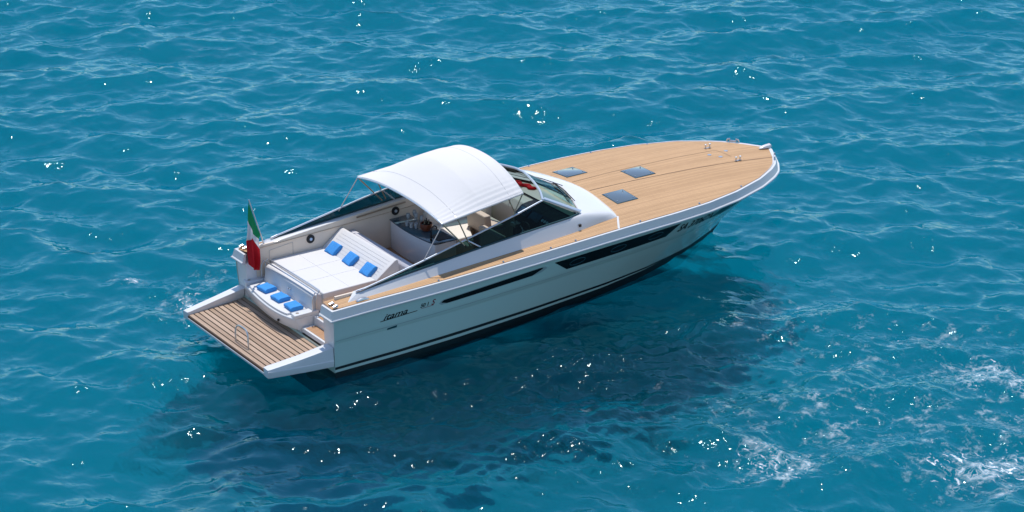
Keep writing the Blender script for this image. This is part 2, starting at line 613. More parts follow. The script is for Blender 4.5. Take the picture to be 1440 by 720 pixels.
# the sea floor
bgx = np.r_[-2500, np.arange(-40, 70, .4), 2500]
bgy = np.r_[-2500, np.arange(-45, 70, .4), 2500]
BX, BY = np.meshgrid(bgx, bgy, indexing='ij')
BZ = samp(OZ, BX + 7, BY - 3) * .6 - 4.0
n_ = len(bgy)
bed = MB()
bed.v = list(map(tuple, np.stack([BX, BY, BZ], -1).reshape(-1, 3).tolist()))
bed.f = [(i * n_ + j, (i + 1) * n_ + j, (i + 1) * n_ + j + 1, i * n_ + j + 1) for i in range(len(bgx) - 1) for j in range(n_ - 1)]
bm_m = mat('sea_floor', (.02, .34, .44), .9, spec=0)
nt = bm_m.node_tree
tc = N(nt, 'ShaderNodeTexCoord')
nz = N(nt, 'ShaderNodeTexNoise')
nz.inputs['Scale'].default_value = .30
nz.inputs['Detail'].default_value = 6
nz.inputs['Roughness'].default_value = .62
nt.links.new(tc.outputs['Object'], nz.inputs['Vector'])
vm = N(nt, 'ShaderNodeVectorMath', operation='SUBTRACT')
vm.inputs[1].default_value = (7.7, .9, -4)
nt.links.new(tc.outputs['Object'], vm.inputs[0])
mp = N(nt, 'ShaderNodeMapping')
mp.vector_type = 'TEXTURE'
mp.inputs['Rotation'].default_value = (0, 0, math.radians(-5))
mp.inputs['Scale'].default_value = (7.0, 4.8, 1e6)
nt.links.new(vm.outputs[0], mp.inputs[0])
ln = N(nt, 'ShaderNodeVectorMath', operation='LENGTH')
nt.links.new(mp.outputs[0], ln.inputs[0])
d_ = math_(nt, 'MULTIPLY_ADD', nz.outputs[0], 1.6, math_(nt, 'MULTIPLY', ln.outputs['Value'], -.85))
d_ = math_(nt, 'MULTIPLY_ADD', d_, 3.0, .70, clamp=True)  # oval mask where the boat's shade and mirror image are painted in
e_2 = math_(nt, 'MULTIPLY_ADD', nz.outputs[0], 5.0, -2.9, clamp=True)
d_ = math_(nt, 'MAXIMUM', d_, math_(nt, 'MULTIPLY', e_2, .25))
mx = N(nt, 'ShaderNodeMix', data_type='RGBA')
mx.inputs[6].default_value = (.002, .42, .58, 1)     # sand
mx.inputs[7].default_value = (.0, .010, .026, 1)   # near-black tone: the boat's shade and reflection painted on the floor
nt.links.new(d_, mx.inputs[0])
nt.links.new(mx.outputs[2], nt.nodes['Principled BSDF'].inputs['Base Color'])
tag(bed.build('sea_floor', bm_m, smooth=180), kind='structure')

# ================================================================== THE YACHT
SX = [1.44, 2.44, 3.44, 4.44, 5.44, 6.44, 7.44, 8.44, 9.44, 10.44, 11.44, 12.44, 13.44, 14.11, 14.45, 14.77, 14.96, 15.06, 15.10]
SY = [2.09, 2.113, 2.16, 2.2, 2.216, 2.23, 2.244, 2.25, 2.248, 2.221, 2.14, 1.95, 1.60, 1.22, .96, .57, .27, .11, 0]
SZ = [1.62, 1.645, 1.665, 1.69, 1.72, 1.75, 1.785, 1.82, 1.845, 1.85, 1.85, 1.855, 1.85, 1.83, 1.82, 1.815, 1.81, 1.81, 1.81]
WX = [1.5, 3, 4.5, 6.5, 8.7, 10.07, 11.23, 11.87, 12.83, 13.4]
WY = [2.02, 2.06, 2.03, 1.83, 1.55, 1.27, .91, .70, .28, 0]
def ye(x): return float(np.interp(x, SX, SY))
def ze(x): return float(np.interp(x, SX, SZ))
def lvl(t, u):
    q = math.sin(math.pi / 2 * t)
    xs = 1.44 + (15.06 - 1.44) * q
    ys = np.interp(xs, SX, SY) + .03 * (1 - q ** 8)
    zs = np.interp(xs, SX, SZ) - .21
    xw = 1.5 + (13.4 - 1.5) * q
    yw = np.interp(xw, WX, WY)
    p = 1.0 + .35 * q ** 2
    return (xw + (xs - xw) * u, float(yw + (ys - yw) * u ** p), float(zs * u))
def hull_y(x, z):
    u = .5
    Y = 0
    for it in range(25):
        lo, hi = 0, 1
        for k in range(30):
            m_ = (lo + hi) / 2
            if lvl(m_, u)[0] < x: lo = m_
            else: hi = m_
        X, Y, Z = lvl(lo, u)
        un = z / (Z / max(u, 1e-6))
        if abs(un - u) < 1e-4: break
        u = un
    return Y
def deck_z(x, y):
    e = ye(x)
    return ze(x) + .038 * (e * e - y * y)

yacht = empty('motor_yacht')
tag(yacht, 'white open motor yacht with teak foredeck and white sun canopy on blue sea', 'yacht')
Y = yacht

# --- hull shell
NT = 90
ts = [i / (NT - 1) for i in range(NT)]
US = [0, .06, .12, .17, .22, .27, .33, .42, .52, .60, .615, .63, .72, .82, .91, 1.0]
LOW = [-.30, -.22, -.12, -.05, 0, .06, .12]
def hull_rows(side, low=False):
    rows = []
    for u in (LOW if low else US[2:]):
        r = []
        for t in ts:
            if u >= 0:
                x, y, z = lvl(t, u)
                if u > .62: y += .010 * (1 - t ** 6)
            else:
                x, y, z = lvl(t, 0)
                x -= (-u) * 4.5 * t ** 4
                z = u * 2.2
                y *= max(0, 1 + u * (1.6 + 1.7 * t ** 1.5))
            r.append((x, side * y, z))
        rows.append(r)
    return rows
hb = MB()
for sd in (1, -1):
    hb.grid(hull_rows(sd))
p_, s_ = hull_rows(1), hull_rows(-1)
hb.grid([[r[0] for r in p_[:6]], [r[0] for r in s_[:6]]])
hull = hb.build('hull', M['hull'], Y, smooth=40)
hb = MB()
for sd in (1, -1):
    hb.grid(hull_rows(sd, True))
p_, s_ = hull_rows(1, True), hull_rows(-1, True)
hb.grid([[r[0] for r in p_], [r[0] for r in s_]])
hb.grid([p_[0], s_[0]])
hb.build('hull_bottom', M['boot'], Y, smooth=40)

def strip(zt, zb, x0, x1, off, n=70, side=-1):
    """sheet hugging the topsides between heights zt(x) and zb(x)"""
    rows = []
    for i in range(n):
        x = x0 + (x1 - x0) * i / (n - 1)
        a, b_ = zt(x), zb(x)
        rows.append([(x, side * (hull_y(x, a + (b_ - a) * k / 3) + off), a + (b_ - a) * k / 3) for k in range(4)])
    return rows
# antifouling: black below, white line, black line
def boot(t0, t1): 
    rows = []
    return rows
ZT = lambda x: float(np.interp(x, [1.5, 4.5, 8.6, 10.2, 11.9, 13.3, 14.2], [.31, .37, .325, .285, .17, .10, .07]))
def boot_rows(fa, fb, off, side):
    rows = []
    for t in [i / 79 * .992 for i in range(80)]:
        r = []
        for k in range(4):
            f = fa + (fb - fa) * k / 3
            x, y, z = lvl(t, 0)
            ztop = ZT(x)
            z = ztop * f
            if z >= 0:
                u = z / lvl(t, 1)[2]
                x, y, _ = lvl(t, u)
            else:
                y *= 1 + z * .55
            r.append((x, side * (y + off), z))
        rows.append(r)
    return rows
bb = MB()
for sd in (1, -1):
    bb.grid(boot_rows(1.0, .80, .004, sd))
    bb.grid(boot_rows(.60, -.2, .004, sd))
bb.build('boot_stripe', M['boot'], Y)

# --- gunwale band swept round the sheer
def sheer_path():
    pts = []
    for i in range(60):
        q = math.sin(math.pi / 2 * i / 59)
        x = 1.44 + (15.10 - 1.44) * q
        pts.append((x, -ye(x)))
    st = [(1.44, -1.67), (1.44, -1.9)]
    a = st + pts
    return a + [(x, -y) for x, y in a[::-1][1:]]
path = sheer_path()
prof = [(-.035, .006), (.0, .010), (.022, .002), (.062, -.165), (.088, -.185), (.092, -.205), (.080, -.222), (.0, -.225)]
rows = []
for i, (x, y) in enumerate(path):
    p = Vector(path[i])
    t0 = (p - Vector(path[i - 1])).normalized() if i else None
    t1 = (Vector(path[i + 1]) - p).normalized() if i < len(path) - 1 else None
    n0 = Vector((t0.y, -t0.x)) if t0 else None
    n1 = Vector((t1.y, -t1.x)) if t1 else None
    n = n0 if n1 is None else n1 if n0 is None else (n0 + n1)
    n = n.normalized()
    c = 1.0
    if n0 is not None and n1 is not None:
        c = 1 / max(.6, n.dot(n1))
    z = ze(x)
    wd = 1 + .45 * min(1, max(0, (x - 11.5) / 3.2)) ** 1.5
    rows.append([(x + n.x * d * c * wd, y + n.y * d * c * wd, z + dz) for d, dz in prof])
gb = MB()
gb.loft(rows)
gb.build('gunwale', M['gel'], Y, smooth=38)

# --- transom quarters and lower transom
for sd in (1, -1):
    tb = MB()
    r_ = []
    for (x, z) in ((1.455, 1.41), (1.46, 1.1), (1.475, .7), (1.49, .36)):
        yo = lvl(0, min(1, max(0, z / 1.41)))[1]
        r_.append([(x, sd * 1.66, z), (x, sd * (yo - .012), z), (x + .25, sd * (yo - .03), z), (x + .25, sd * 1.66, z)])
    tb.loft(r_)
    tb.build('stern_quarter', M['gel'], Y, bevel=.012)

# --- teak decks
def deck_grid(xs, f0, f1, n):
    return [[(x, f0(x) + (f1(x) - f0(x)) * j / n, deck_z(x, f0(x) + (f1(x) - f0(x)) * j / n)) for j in range(n + 1)] for x in xs]
XS = [8.75 + (15.055 - 8.75) * math.sin(math.pi / 2 * i / 60) for i in range(61)]
fd = MB()
fd.grid(deck_grid(XS, lambda x: -max(ye(x) - .035, .005), lambda x: max(ye(x) - .035, .005), 24))
foredeck = fd.build('teak_foredeck', M['teak'], Y)
for sd in (-1, 1):
    sb = MB()
    sb.grid(deck_grid([1.47 + (8.75 - 1.47) * i / 40 for i in range(41)], lambda x: sd * 1.66, lambda x: sd * (ye(x) - .035), 4))
    sb.build('side_deck', M['teak'], Y)
# caulking seams of the foredeck: two long ones, the border of the cowl and the margin board
def ribbon(pts, wd, lift, mb):
    rows = []
    P = [Vector((p[0], p[1])) for p in pts]
    for i, p in enumerate(P):
        t = (P[min(i + 1, len(P) - 1)] - P[max(i - 1, 0)]).normalized()
        n = Vector((-t.y, t.x)) * wd / 2
        a, b_ = p + n, p - n
        rows.append([(a.x, a.y, deck_z(a.x, a.y) + lift), (b_.x, b_.y, deck_z(b_.x, b_.y) + lift)])
    mb.grid(rows)
sm = MB()
ribbon(curve([(9.37, -.33), (10.5, -.38), (12.0, -.46), (13.5, -.53), (14.72, -.58)], 40), .016, .004, sm)
ribbon(curve([(9.36, .34), (10.6, .36), (12.0, .36), (13.7, .36)], 40), .012, .004, sm)
ribbon([(13.7, .36), (13.74, .1), (13.72, -.2)], .010, .004, sm)
sm.build('deck_seam', M['teakgaps'], foredeck)
mg = MB()
for sd in (-1, 1):
    ribbon([(x, sd * (ye(x) - .033)) for x in [1.5 + (14.9 - 1.5) * math.sin(math.pi / 2 * i / 50) for i in range(51)]], .014, .005, mg)
mg.build('margin_seam', M['teakgaps'], Y)

# white expansion strip between foredeck and side deck
for sd in (-1, 1):
    ws = MB()
    ribbon([(9.10 - (9.10 - 8.78) * k / 6, sd * (1.75 + .47 * k / 6)) for k in range(7)], .045, .008, ws)
    ws.build('deck_divider', M['gel'], Y)

# --- coaming and windshield cowl: one moulding from aft tip round the front
pairs = [((2.19, 1.84, 1.765), (1.88, 1.95)), ((3.1, 1.83, 1.845), (3.0, 1.945)), ((3.94, 1.82, 1.91), (3.9, 1.93)), ((5.38, 1.80, 2.02), (5.35, 1.91)),
         ((6.4, 1.78, 2.085), (6.4, 1.90)), ((7.2, 1.77, 2.13), (7.2, 1.90)), ((7.75, 1.75, 2.155), (7.95, 1.87)), ((8.08, 1.68, 2.17), (8.62, 1.80)),
         ((8.18, 1.50, 2.17), (8.98, 1.78)), ((8.27, 1.30, 2.165), (9.11, 1.72)), ((8.40, 1.0, 2.16), (9.19, 1.45)), ((8.52, .74, 2.155), (9.25, 1.05)),
         ((8.64, .45, 2.15), (9.31, .62)), ((8.72, .2, 2.15), (9.34, .28))]
stations = [(p, (o[0], o[1])) for p, o in pairs] + [((8.745, 0, 2.15), (9.35, 0))] + [((p[0], -p[1], p[2]), (o[0], -o[1])) for p, o in pairs[::-1]]
inn = curve([s[0] for s in stations], 140)
oc = curve([(s[1][0], s[1][1], 0) for s in stations], 140)
rows = []
for a, b_ in zip(inn, oc):
    ax, ay, az = a
    bx_, by_ = b_[0], b_[1]
    bz = deck_z(min(bx_, 15), by_) - .01
    side = min(1, max(0, (8.6 - bx_) / .9))          # 1 along the side, 0 at the front
    r = []
    sgn = 1 if ay >= 0 else -1
    if ax < 8.0:
        r.append((ax, sgn * 1.675, az - .02))
        r.append((ax, sgn * 1.705, az))
    else:
        r.append((ax - .05, ay * .97, az - .03))
        r.append((ax - .02, ay * .985, az))
    for k in range(0, 9):
        s = k / 8
        hz = (1 - s) * (1) if side > .99 else (side * (1 - s) + (1 - side) * (math.cos(s * math.pi / 2) ** .62))
        r.append((ax + (bx_ - ax) * s, ay + (by_ - ay) * s, bz + (az - bz) * hz))
    rows.append(r)
cm = MB()
cm.grid(rows)
for e in (rows[0], rows[-1]):
    b0 = len(cm.v); cm.v += e; cm.f.append(tuple(range(b0, b0 + len(e))))
cm.build('coaming', M['gel'], Y, smooth=50)

# teak step let into the cowl
stp = MB().box(8.90, 9.16, .02, .55, 1.98, 2.075)
stp.build('deck_step', M['teak'], Y, bevel=.015)

# small black side lamp on the coaming
MB().box(7.95, 8.01, -1.865, -1.80, 1.945, 2.005).build('side_vent', M['rubber'], Y, bevel=.008)

# --- cockpit liner
def ctop(x): return float(np.interp(x, [1.46, 2.2, 4, 5.43, 7.2, 8.1], [1.75, 1.75, 1.895, 2.005, 2.115, 2.155]))
FL = .92
for sd in (-1, 1):
    xs = [1.72 + (8.15 - 1.72) * i / 30 for i in range(31)]
    lb = MB()
    lb.loft([[(x, sd * 1.68, FL - .3), (x, sd * 1.73, FL - .3), (x, sd * 1.73, ctop(x)), (x, sd * 1.68, ctop(x))] for x in xs])
    liner = lb.build('cockpit_wall', M['cream'], Y, bevel=.01)
ib = MB()
for (xa, xb, za, zb) in ((2.05, 2.65, 1.30, 1.58),):
    for (p0, p1) in (((xa, za), (xb, za + .05)), ((xb, za + .05), (xb, zb + .06)), ((xb, zb + .06), (xa, zb)), ((xa, zb), (xa, za))):
        ib.tube([(p0[0], 1.677, p0[1]), (p1[0], 1.677, p1[1])], .006, 6)
ib.build('locker_outline', M['seam'], liner)
fl = MB()
fl.box(1.95, 8.4, -1.68, 1.68, FL - .05, FL)
fl.build('cockpit_floor', M['teakdark'], Y)
# round speakers on the port wall
for x in (3.10, 5.34):
    zc = ctop(x) - .21
    sp_ = MB()
    sp_.tube([(x, 1.682, zc), (x, 1.655, zc)], .10, 24)
    so_ = sp_.build('speaker', M['rubber'], Y)
    MB().tube([(x, 1.656, zc), (x, 1.642, zc)], .035, 16).build('cone', M['alu'], so_)

# grab rail on the port wall
MB().tube([(4.3, 1.65, 1.86), (5.6, 1.65, 1.95)], .018).build('grab_rail', M['bronze'], Y)

# --- windshield
bas = [(8.10, -1.64, 2.175), (8.27, -1.30, 2.17), (8.40, -1.0, 2.165), (8.52, -.74, 2.16), (8.72, -.2, 2.155), (8.745, 0, 2.155)]
bas = bas + [(x, -y, z) for x, y, z in bas[::-1][1:]]
top = [(7.20, -1.50, 2.645), (7.36, -1.18, 2.70), (7.46, -.90, 2.735), (7.54, -.62, 2.76), (7.64, -.2, 2.785), (7.65, 0, 2.785)]
top = top + [(x, -y, z) for x, y, z in top[::-1][1:]]
bc, tc_ = curve(bas, 49), curve(top, 49)
gw = MB()
gw.grid([[tuple(np.array(b_) + (np.array(t_) - np.array(b_)) * k / 4) for k in range(5)] for b_, t_ in zip(bc, tc_)])
windshield = gw.build('windshield', M['windglass'], Y)
wf = MB()
wf.tube(tc_, .030, 8)
wf.build('top_frame', M['alu'], windshield)
wf = MB()
wf.tube([(x + .01, y, z) for x, y, z in bc], .018, 8)
wf.build('base_seal', M['seam'], windshield)
for i in (14, 34):
    a, b_ = np.array(bc[i]), np.array(tc_[i])
    MB().tube([tuple(a + (b_ - a) * k / 4 + np.array([.006, 0, .006])) for k in range(5)], .013, 6).build('mullion', M['tealframe'], windshield)
for sd in (-1, 1):
    a = np.array((8.10, sd * 1.655, 2.185)); b_ = np.array((7.20, sd * 1.51, 2.650))
    d = b_ - a
    r_ = []
    for k in range(7):
        c = a + d * k / 6
        ww_ = .055 + .02 * (1 - k / 6)
        r_.append([tuple(c + np.array(q_)) for q_ in ((-.02, sd * .012, -.01), (ww_, sd * -.045, .02), (ww_ + .01, sd * -.03, .045), (.01, sd * .03, .03))])
    MB().loft(r_).build('corner_post', M['alu'], windshield, bevel=.008)
# wipers
for (i, j, l) in ((9, 20, .22), (22, 36, .2)):
    a = np.array(bc[i]); b_ = np.array(bc[j]); up = np.array(tc_[j]) - b_
    e = b_ + up * l
    n_ = np.array((.035, 0, .035))
    wp = MB().tube([tuple(a + n_ * 1.2), tuple((a + e) / 2 + n_ * 1.5), tuple(e + n_)], .010, 6)
    m_ = (a + e) / 2
    wp.tube([tuple(m_ + (e - a) * -.3 + n_ * .6), tuple(e + (e - a) * .12 + n_ * .6)], .014, 6)
    wp.build('wiper', M['rubber'], windshield)

# --- side glass with its rail
for sd in (-1, 1):
    def tpt(s):  # top rail
        x = np.interp(s, [0, 1], [2.25, 7.20])
        y = np.interp(x, [2.25, 3.8, 5.05, 6.45, 7.2], [1.835, 1.77, 1.70, 1.58, 1.50])
        z = np.interp(x, [2.25, 2.8, 3.8, 5.05, 6.455, 7.165], [1.80, 1.885, 2.05, 2.275, 2.50, 2.635])
        if sd > 0: z += .08 * min(1, max(0, (x - 2.25) / 2.2))
        return np.array((x, sd * y, z))
    def bpt(s):  # foot of the glass
        x = 2.25 + (8.06 - 2.25) * s
        z = np.interp(x, [2.19, 3.1, 3.94, 5.38, 6.4, 7.2, 7.75, 8.08], [1.765, 1.845, 1.91, 2.02, 2.085, 2.13, 2.155, 2.17]) + .006
        return np.array((x, sd * np.interp(x, [2, 5.4, 7.75, 8.1], [1.815, 1.775, 1.725, 1.655]), z))
    g = MB()
    g.grid([[tuple(bpt(i / 40) + (tpt(i / 40) - bpt(i / 40)) * k / 3) for k in range(4)] for i in range(41)])
    sg = g.build('side_window', M['sideglass'], Y)
    MB().tube([tuple(tpt(i / 40)) for i in range(41)], .020, 8).build('rail', M['alu'], sg)
    MB().tube([tuple(bpt(i / 40) + np.array((0, sd * .012, .012))) for i in range(41)], .020, 8).build('seal', M['tealframe'], sg)
    MB().tube([tuple(tpt(.56)), tuple(bpt(.54))], .016, 6).build('divider', M['alu'], sg)
    MB().tube([tuple(bpt(0) + np.array((-.07, 0, .02))), tuple(tpt(.02))], .026, 8).build('rail_end', M['steel'], sg)

# --- deck hatches
for (cx, cy) in ((9.757, .976), (9.757, -.976), (11.024, 0)):
    h = .30
    P = [(cx - h, cy - h), (cx + h, cy - h), (cx + h, cy + h), (cx - h, cy + h)]
    zc = deck_z(cx, cy)
    sl = (deck_z(cx, cy + .1) - deck_z(cx, cy - .1)) / .2
    def hz(x, y): return zc + (y - cy) * sl
    f_ = MB()
    for k, (ww_, z0, z1) in enumerate(((h, -.02, .007),)):
        f_.loft([[(x, y, hz(x, y) + z0) for x, y in P], [(x, y, hz(x, y) + z1) for x, y in P]])
    hatch = f_.build('deck_hatch', M['tealframe'], Y, bevel=.004)
    g_ = MB()
    k = .93
    Q = [(cx + (x - cx) * k, cy + (y - cy) * k) for x, y in P]
    g_.loft([[(x, y, hz(x, y) + .003) for x, y in Q], [(x, y, hz(x, y) + .011) for x, y in Q]])
    g_.build('glass', M['hatchglass'], hatch, bevel=.004)
    for (dx, dy) in ((-.23, .2), (-.23, -.2), (.23, .2), (.23, -.2)):
        MB().lathe([(.016, 0), (.016, .018), (.010, .024)], cx + dx, cy + dy, hz(cx + dx, cy + dy) + .009, 10).build('hinge', M['steel'], hatch)

# --- bow fittings
def cleat(x, y, rz, l=.13):
    c, s = math.cos(rz), math.sin(rz)
    z = deck_z(x, y)
    mb = MB()
    for d in (-l / 2, l / 2):
        px, py = x + c * d, y + s * d
        mb.lathe([(.022, 0), (.018, .05), (.018, .085), (.030, .095), (.028, .112), (.012, .118)], px, py, z, 12)
    mb.box(x - l * .75, x + l * .75, y - .02, y + .02, z + .001, z + .018)
    return mb.build('mooring_bollard', M['steel'], Y, smooth=40)
cleat(13.64, .60, 0)
cleat(13.68, -.50, 0)
def chock(x, y, rz):
    c, s = math.cos(rz), math.sin(rz)
    z = ze(x) + .008
    pts = [(-.15, 0, .015), (-.13, 0, .07), (-.08, 0, .085), (-.08, 0, .03), (.08, 0, .03), (.08, 0, .085), (.13, 0, .07), (.15, 0, .015)]
    MB().tube([(x + a * c, y + a * s, z + h_) for a, _, h_ in pts], .022, 8).build('fairlead', M['steel'], Y)
chock(14.60, .79, math.atan2(-.39, .34))
chock(14.70, -.66, math.atan2(.39, .33))
br = MB()
br.loft([[(x, dy * w_, 1.845 + h_ * dz) for dy, dz in ((-1, 0), (1, 0), (.8, .7), (0, 1), (-.8, .7))] for x, w_, h_ in ((14.78, .03, .015), (14.86, .055, .05), (14.98, .07, .075), (15.10, .07, .08), (15.13, .05, .06))])
br.build('bow_roller', M['gel'], Y, bevel=.01)
for (x, y) in ((13.3, .12), (13.9, .22), (13.45, -.12)):
    MB().lathe([(.05, 0), (.05, .008), (.03, .012)], x, y, deck_z(x, y) + .003, 16).build('deck_filler', M['steel'], Y)
for sd in (-1, 1):
    for x in (4.05, 5.7, 6.95, 7.62, 9.42, 11.2, 12.7):
        y = sd * (ye(x) - .075)
        MB().lathe([(.026, 0), (.022, .014), (.010, .024)], x, y, deck_z(x, y) + .003, 10).build('deck_stud', M['steel'], Y)
    z = ze(1.6) + .02
    for yy in (1.86, 2.02):
        MB().tube([(1.50, sd * yy, z + .03), (1.58, sd * yy, z + .05), (1.60, sd * yy, z + .035)], .032, 10).build('stern_roller', M['steel'], Y)
    c_ = MB()
    z = deck_z(2.22, 2.0)
    c_.loft([[(2.22 + a, sd * 2.0 + b2 * .035, z + h_) for b2, h_ in ((-1, .0), (1, .0), (.7, hh), (-.7, hh))] for a, hh in ((-.15, .012), (-.08, .045), (0, .05), (.08, .045), (.15, .012))])
    c_.build('mooring_cleat', M['steel'], Y, bevel=.006)

# --- hull windows, lettering, details on both sides
def patch(poly_top, poly_bot, off, name, material, side, parent, n=40):
    """poly_top/bot: (x,z) polylines matched by parameter; the sheet hugs the hull, with an edge returning to it"""
    def along(P, s):
        P = np.array(P, float)
        d = np.r_[0, np.cumsum(np.hypot(*np.diff(P, axis=0).T))]
        return np.array((np.interp(s * d[-1], d, P[:, 0]), np.interp(s * d[-1], d, P[:, 1])))
    rows = []
    for i in range(n):
        a, b_ = along(poly_top, i / (n - 1)), along(poly_bot, i / (n - 1))
        r = []
        for k in range(5):
            c = a + (b_ - a) * k / 4
            r.append((c[0], side * (hull_y(c[0], c[1]) + .010 + off), c[1]))
        rows.append(r)
    mb = MB()
    mb.grid(rows)
    rim = [r[0] for r in rows] + rows[-1][1:] + [r[-1] for r in rows[::-1]][1:] + rows[0][::-1][1:-1]
    mb.grid([rim, [(x, y - side * (.012 + off), z) for x, y, z in rim]], True)
    return mb.build(name, material, parent), rows
for sd in (-1, 1):
    # long slot with round ends
    slot, _ = patch([(4.0, 1.20), (4.03, 1.235), (4.09, 1.272), (5.3, 1.345), (6.72, 1.425), (6.80, 1.405), (6.815, 1.37)],
                 [(4.0, 1.20), (4.05, 1.155), (4.19, 1.155), (5.3, 1.20), (6.43, 1.25), (6.68, 1.285), (6.815, 1.36)], .001, 'hull_slot', M['knuckle'], sd, Y)
    patch([(4.06, 1.215), (4.12, 1.258), (5.3, 1.328), (6.66, 1.408), (6.70, 1.40)],
          [(4.07, 1.205), (4.20, 1.168), (5.3, 1.212), (6.43, 1.262), (6.68, 1.37)], .006, 'glass', M['blackglass'], sd, slot)
    win, rw = patch([(7.0, 1.446), (8.5, 1.492), (10.60, 1.55)], [(7.40, 1.165), (8.5, 1.185), (10.30, 1.228)], .004, 'hull_window', M['blackglass'], sd, Y)
    for (x, z) in ((7.66, 1.31), (8.82, 1.345), (9.90, 1.385)):
        pts = []
        for k in range(24):
            a = 2 * math.pi * k / 24
            xx, zz = x + .21 * math.cos(a) + .04 * math.sin(a), z + .075 * math.sin(a)
            pts.append((xx, sd * (hull_y(xx, zz) + .018), zz))
        MB().tube(pts, .008, 6, closed=True).build('porthole', M['tealframe'], win)
    patch([(11.96, 1.54), (12.5, 1.54), (13.1, 1.54)], [(11.70, 1.29), (12.1, 1.29), (12.55, 1.30)], .004, 'bow_panel', M['blackglass'], sd, Y)
    # recessed pull near the stern and the moulded knuckle line
    patch([(2.74, .925), (2.97, .945)], [(2.73, .885), (2.96, .895)], .004, 'hull_vent', M['tealframe'], sd, Y, 8)
    kn = MB()
    kn.grid([[(x, sd * (hull_y(x, z + dz) + .012), z + dz) for dz in (0, -.014)] for x, z in [(1.5 + 8.5 * i / 50, float(np.interp(1.5 + 8.5 * i / 50, [1.5, 4.4, 7.6, 10], [.935, 1.0, 1.065, 1.13]))) for i in range(51)]])
    kn.build('knuckle_line', M['knuckle'], Y)

def lettering(body, name, x0, z0, slope, size, shear, material, parent, off=.014, bold=0.0, sx=1.0, side=-1):
    cu = bpy.data.curves.new('lettering', 'FONT')
    cu.body = body
    cu.size = size
    cu.shear = shear
    cu.offset = bold
    cu.resolution_u = 3
    ob = bpy.data.objects.new('lettering', cu)
    C.objects.link(ob)
    bpy.context.view_layer.update()
    me_ = bpy.data.meshes.new_from_object(ob.evaluated_get(bpy.context.evaluated_depsgraph_get()))
    bpy.data.objects.remove(ob)
    bpy.data.curves.remove(cu)
    V = [(v.co.x * sx, v.co.y) for v in me_.vertices]
    wmax = max(v[0] for v in V)
    vs = []
    for tx, ty in V:
        a = tx if side < 0 else -tx
        x = x0 + a if side < 0 else x0 + wmax - tx
        z = z0 + ty + slope * (x - x0)
        vs.append((x, side * (hull_y(x, z) + off), z))
    fs = [tuple(p.vertices) for p in me_.polygons]
    bpy.data.meshes.remove(me_)
    mb = MB()
    mb.add(vs, fs)
    return mb.build(name, material, parent, smooth=0), wmax
for sd in (-1, 1):
    lettering('SA 3706DX', 'registration_number', 10.62, 1.265, .045, .31, .30, M['ink'], Y, bold=.005, sx=.75, side=sd, off=.022)
    lettering('itama', 'maker_script', 2.62, 1.135, .055, .185, .45, M['ink'], Y, bold=.0025, sx=1.45, side=sd)
    ul = MB()
    ul.grid([[(x, sd * (hull_y(x, z) + .016), z), (x, sd * (hull_y(x, z - .016) + .016), z - .016)] for x, z in [(2.56 + .9 * i / 12, 1.128 + .055 * .9 * i / 12) for i in range(13)]])
    ul.build('script_underline', M['ink'], Y)
    lettering('50 1', 'model_number', 3.53, 1.215, .05, .12, .25, M['ink'], Y, bold=.003, sx=1.0, side=sd)
    lettering('S', 'model_letter', 3.80, 1.215, .05, .175, .35, M['redink'], Y, bold=.003, sx=1.0, side=sd)
    ul = MB()
    ul.grid([[(x, sd * (hull_y(x, z) + .016), z), (x, sd * (hull_y(x, z - .009) + .016), z - .009)] for x, z in [(3.55 + .32 * i / 8, 1.195 + .016 * i / 8) for i in range(9)]])
    ul.build('model_underline', M['redink'], Y)

# --- swim platform
def pw(x): return float(np.interp(x, [0, 1.5], [1.69, 1.90]))
ZP = .53
pb = MB()
pb.loft([[(x, -pw(x) - .02, ZP - .10), (x, pw(x) + .02, ZP - .10), (x, pw(x) + .02, ZP - .025), (x, -pw(x) - .02, ZP - .025)] for x in (-.005, .5, 1.0, 1.62)])
platform = pb.build('swim_platform', M['teakgaps'], Y)
slat = MB()
x = .0
while x < 1.55:
    a, b_ = x + .014, x + .113
    slat.loft([[(a, y0 * pw(a), ZP - .03), (b_, y0 * pw(b_), ZP - .03), (b_, y0 * pw(b_), ZP), (a, y0 * pw(a), ZP)] for y0 in (-1, -.5, 0, .5, 1)])
    x += .125
slat.build('teak_slats', M['teakp'], platform, bevel=.004, seg=1)
MB().box(-.022, -.006, -1.71, 1.71, ZP - .105, ZP - .06).build('edge_trim', M['gel'], platform, bevel=.004)
for sd in (-1, 1):
    r_ = []
    for x, yi_t, yi_b, yo, zt, zb in ((-.02, 1.70, 1.71, 1.89, .592, .40), (.05, 1.69, 1.70, 1.905, .60, .395), (.8, 1.76, 1.80, 1.99, .69, .36), (1.46, 1.78, 1.90, 2.055, .785, .34)):
        r_.append([(x, sd * yi_b, ZP - .12), (x, sd * yi_t, zt), (x, sd * (yo - .01), zt - .01), (x, sd * yo, zb + .15), (x, sd * (yo + .012), zb + .14), (x, sd * yo, zb)])
    MB().loft(r_).build('wing', M['gel'], platform, bevel=.008)
lad = curve([(.24, -.03, ZP - .01), (.24, -.03, .70), (.25, -.06, .83), (.26, -.16, .90), (.26, -.31, .915), (.26, -.46, .90), (.25, -.56, .83), (.24, -.59, .70), (.24, -.59, ZP - .01)], 40)
MB().tube(lad, .017, 10).build('ladder_rail', M['steel'], platform)
for yy in (-.7, .7):
    bk = MB()
    bk.loft([[(.25, yy - .04, .44), (.25, yy + .04, .44), (.25, yy + .04, .36), (.25, yy - .04, .36)], [(1.5, yy - .04, .44), (1.5, yy + .04, .44), (1.5, yy + .04, .02), (1.5, yy - .04, .02)]])
    bk.build('bracket', M['rubber'], platform, bevel=.01)
ls = MB()
for yy in (-.95, -.55):
    ls.tube([(.05, yy, .36), (.9, yy, .33)], .022, 8)
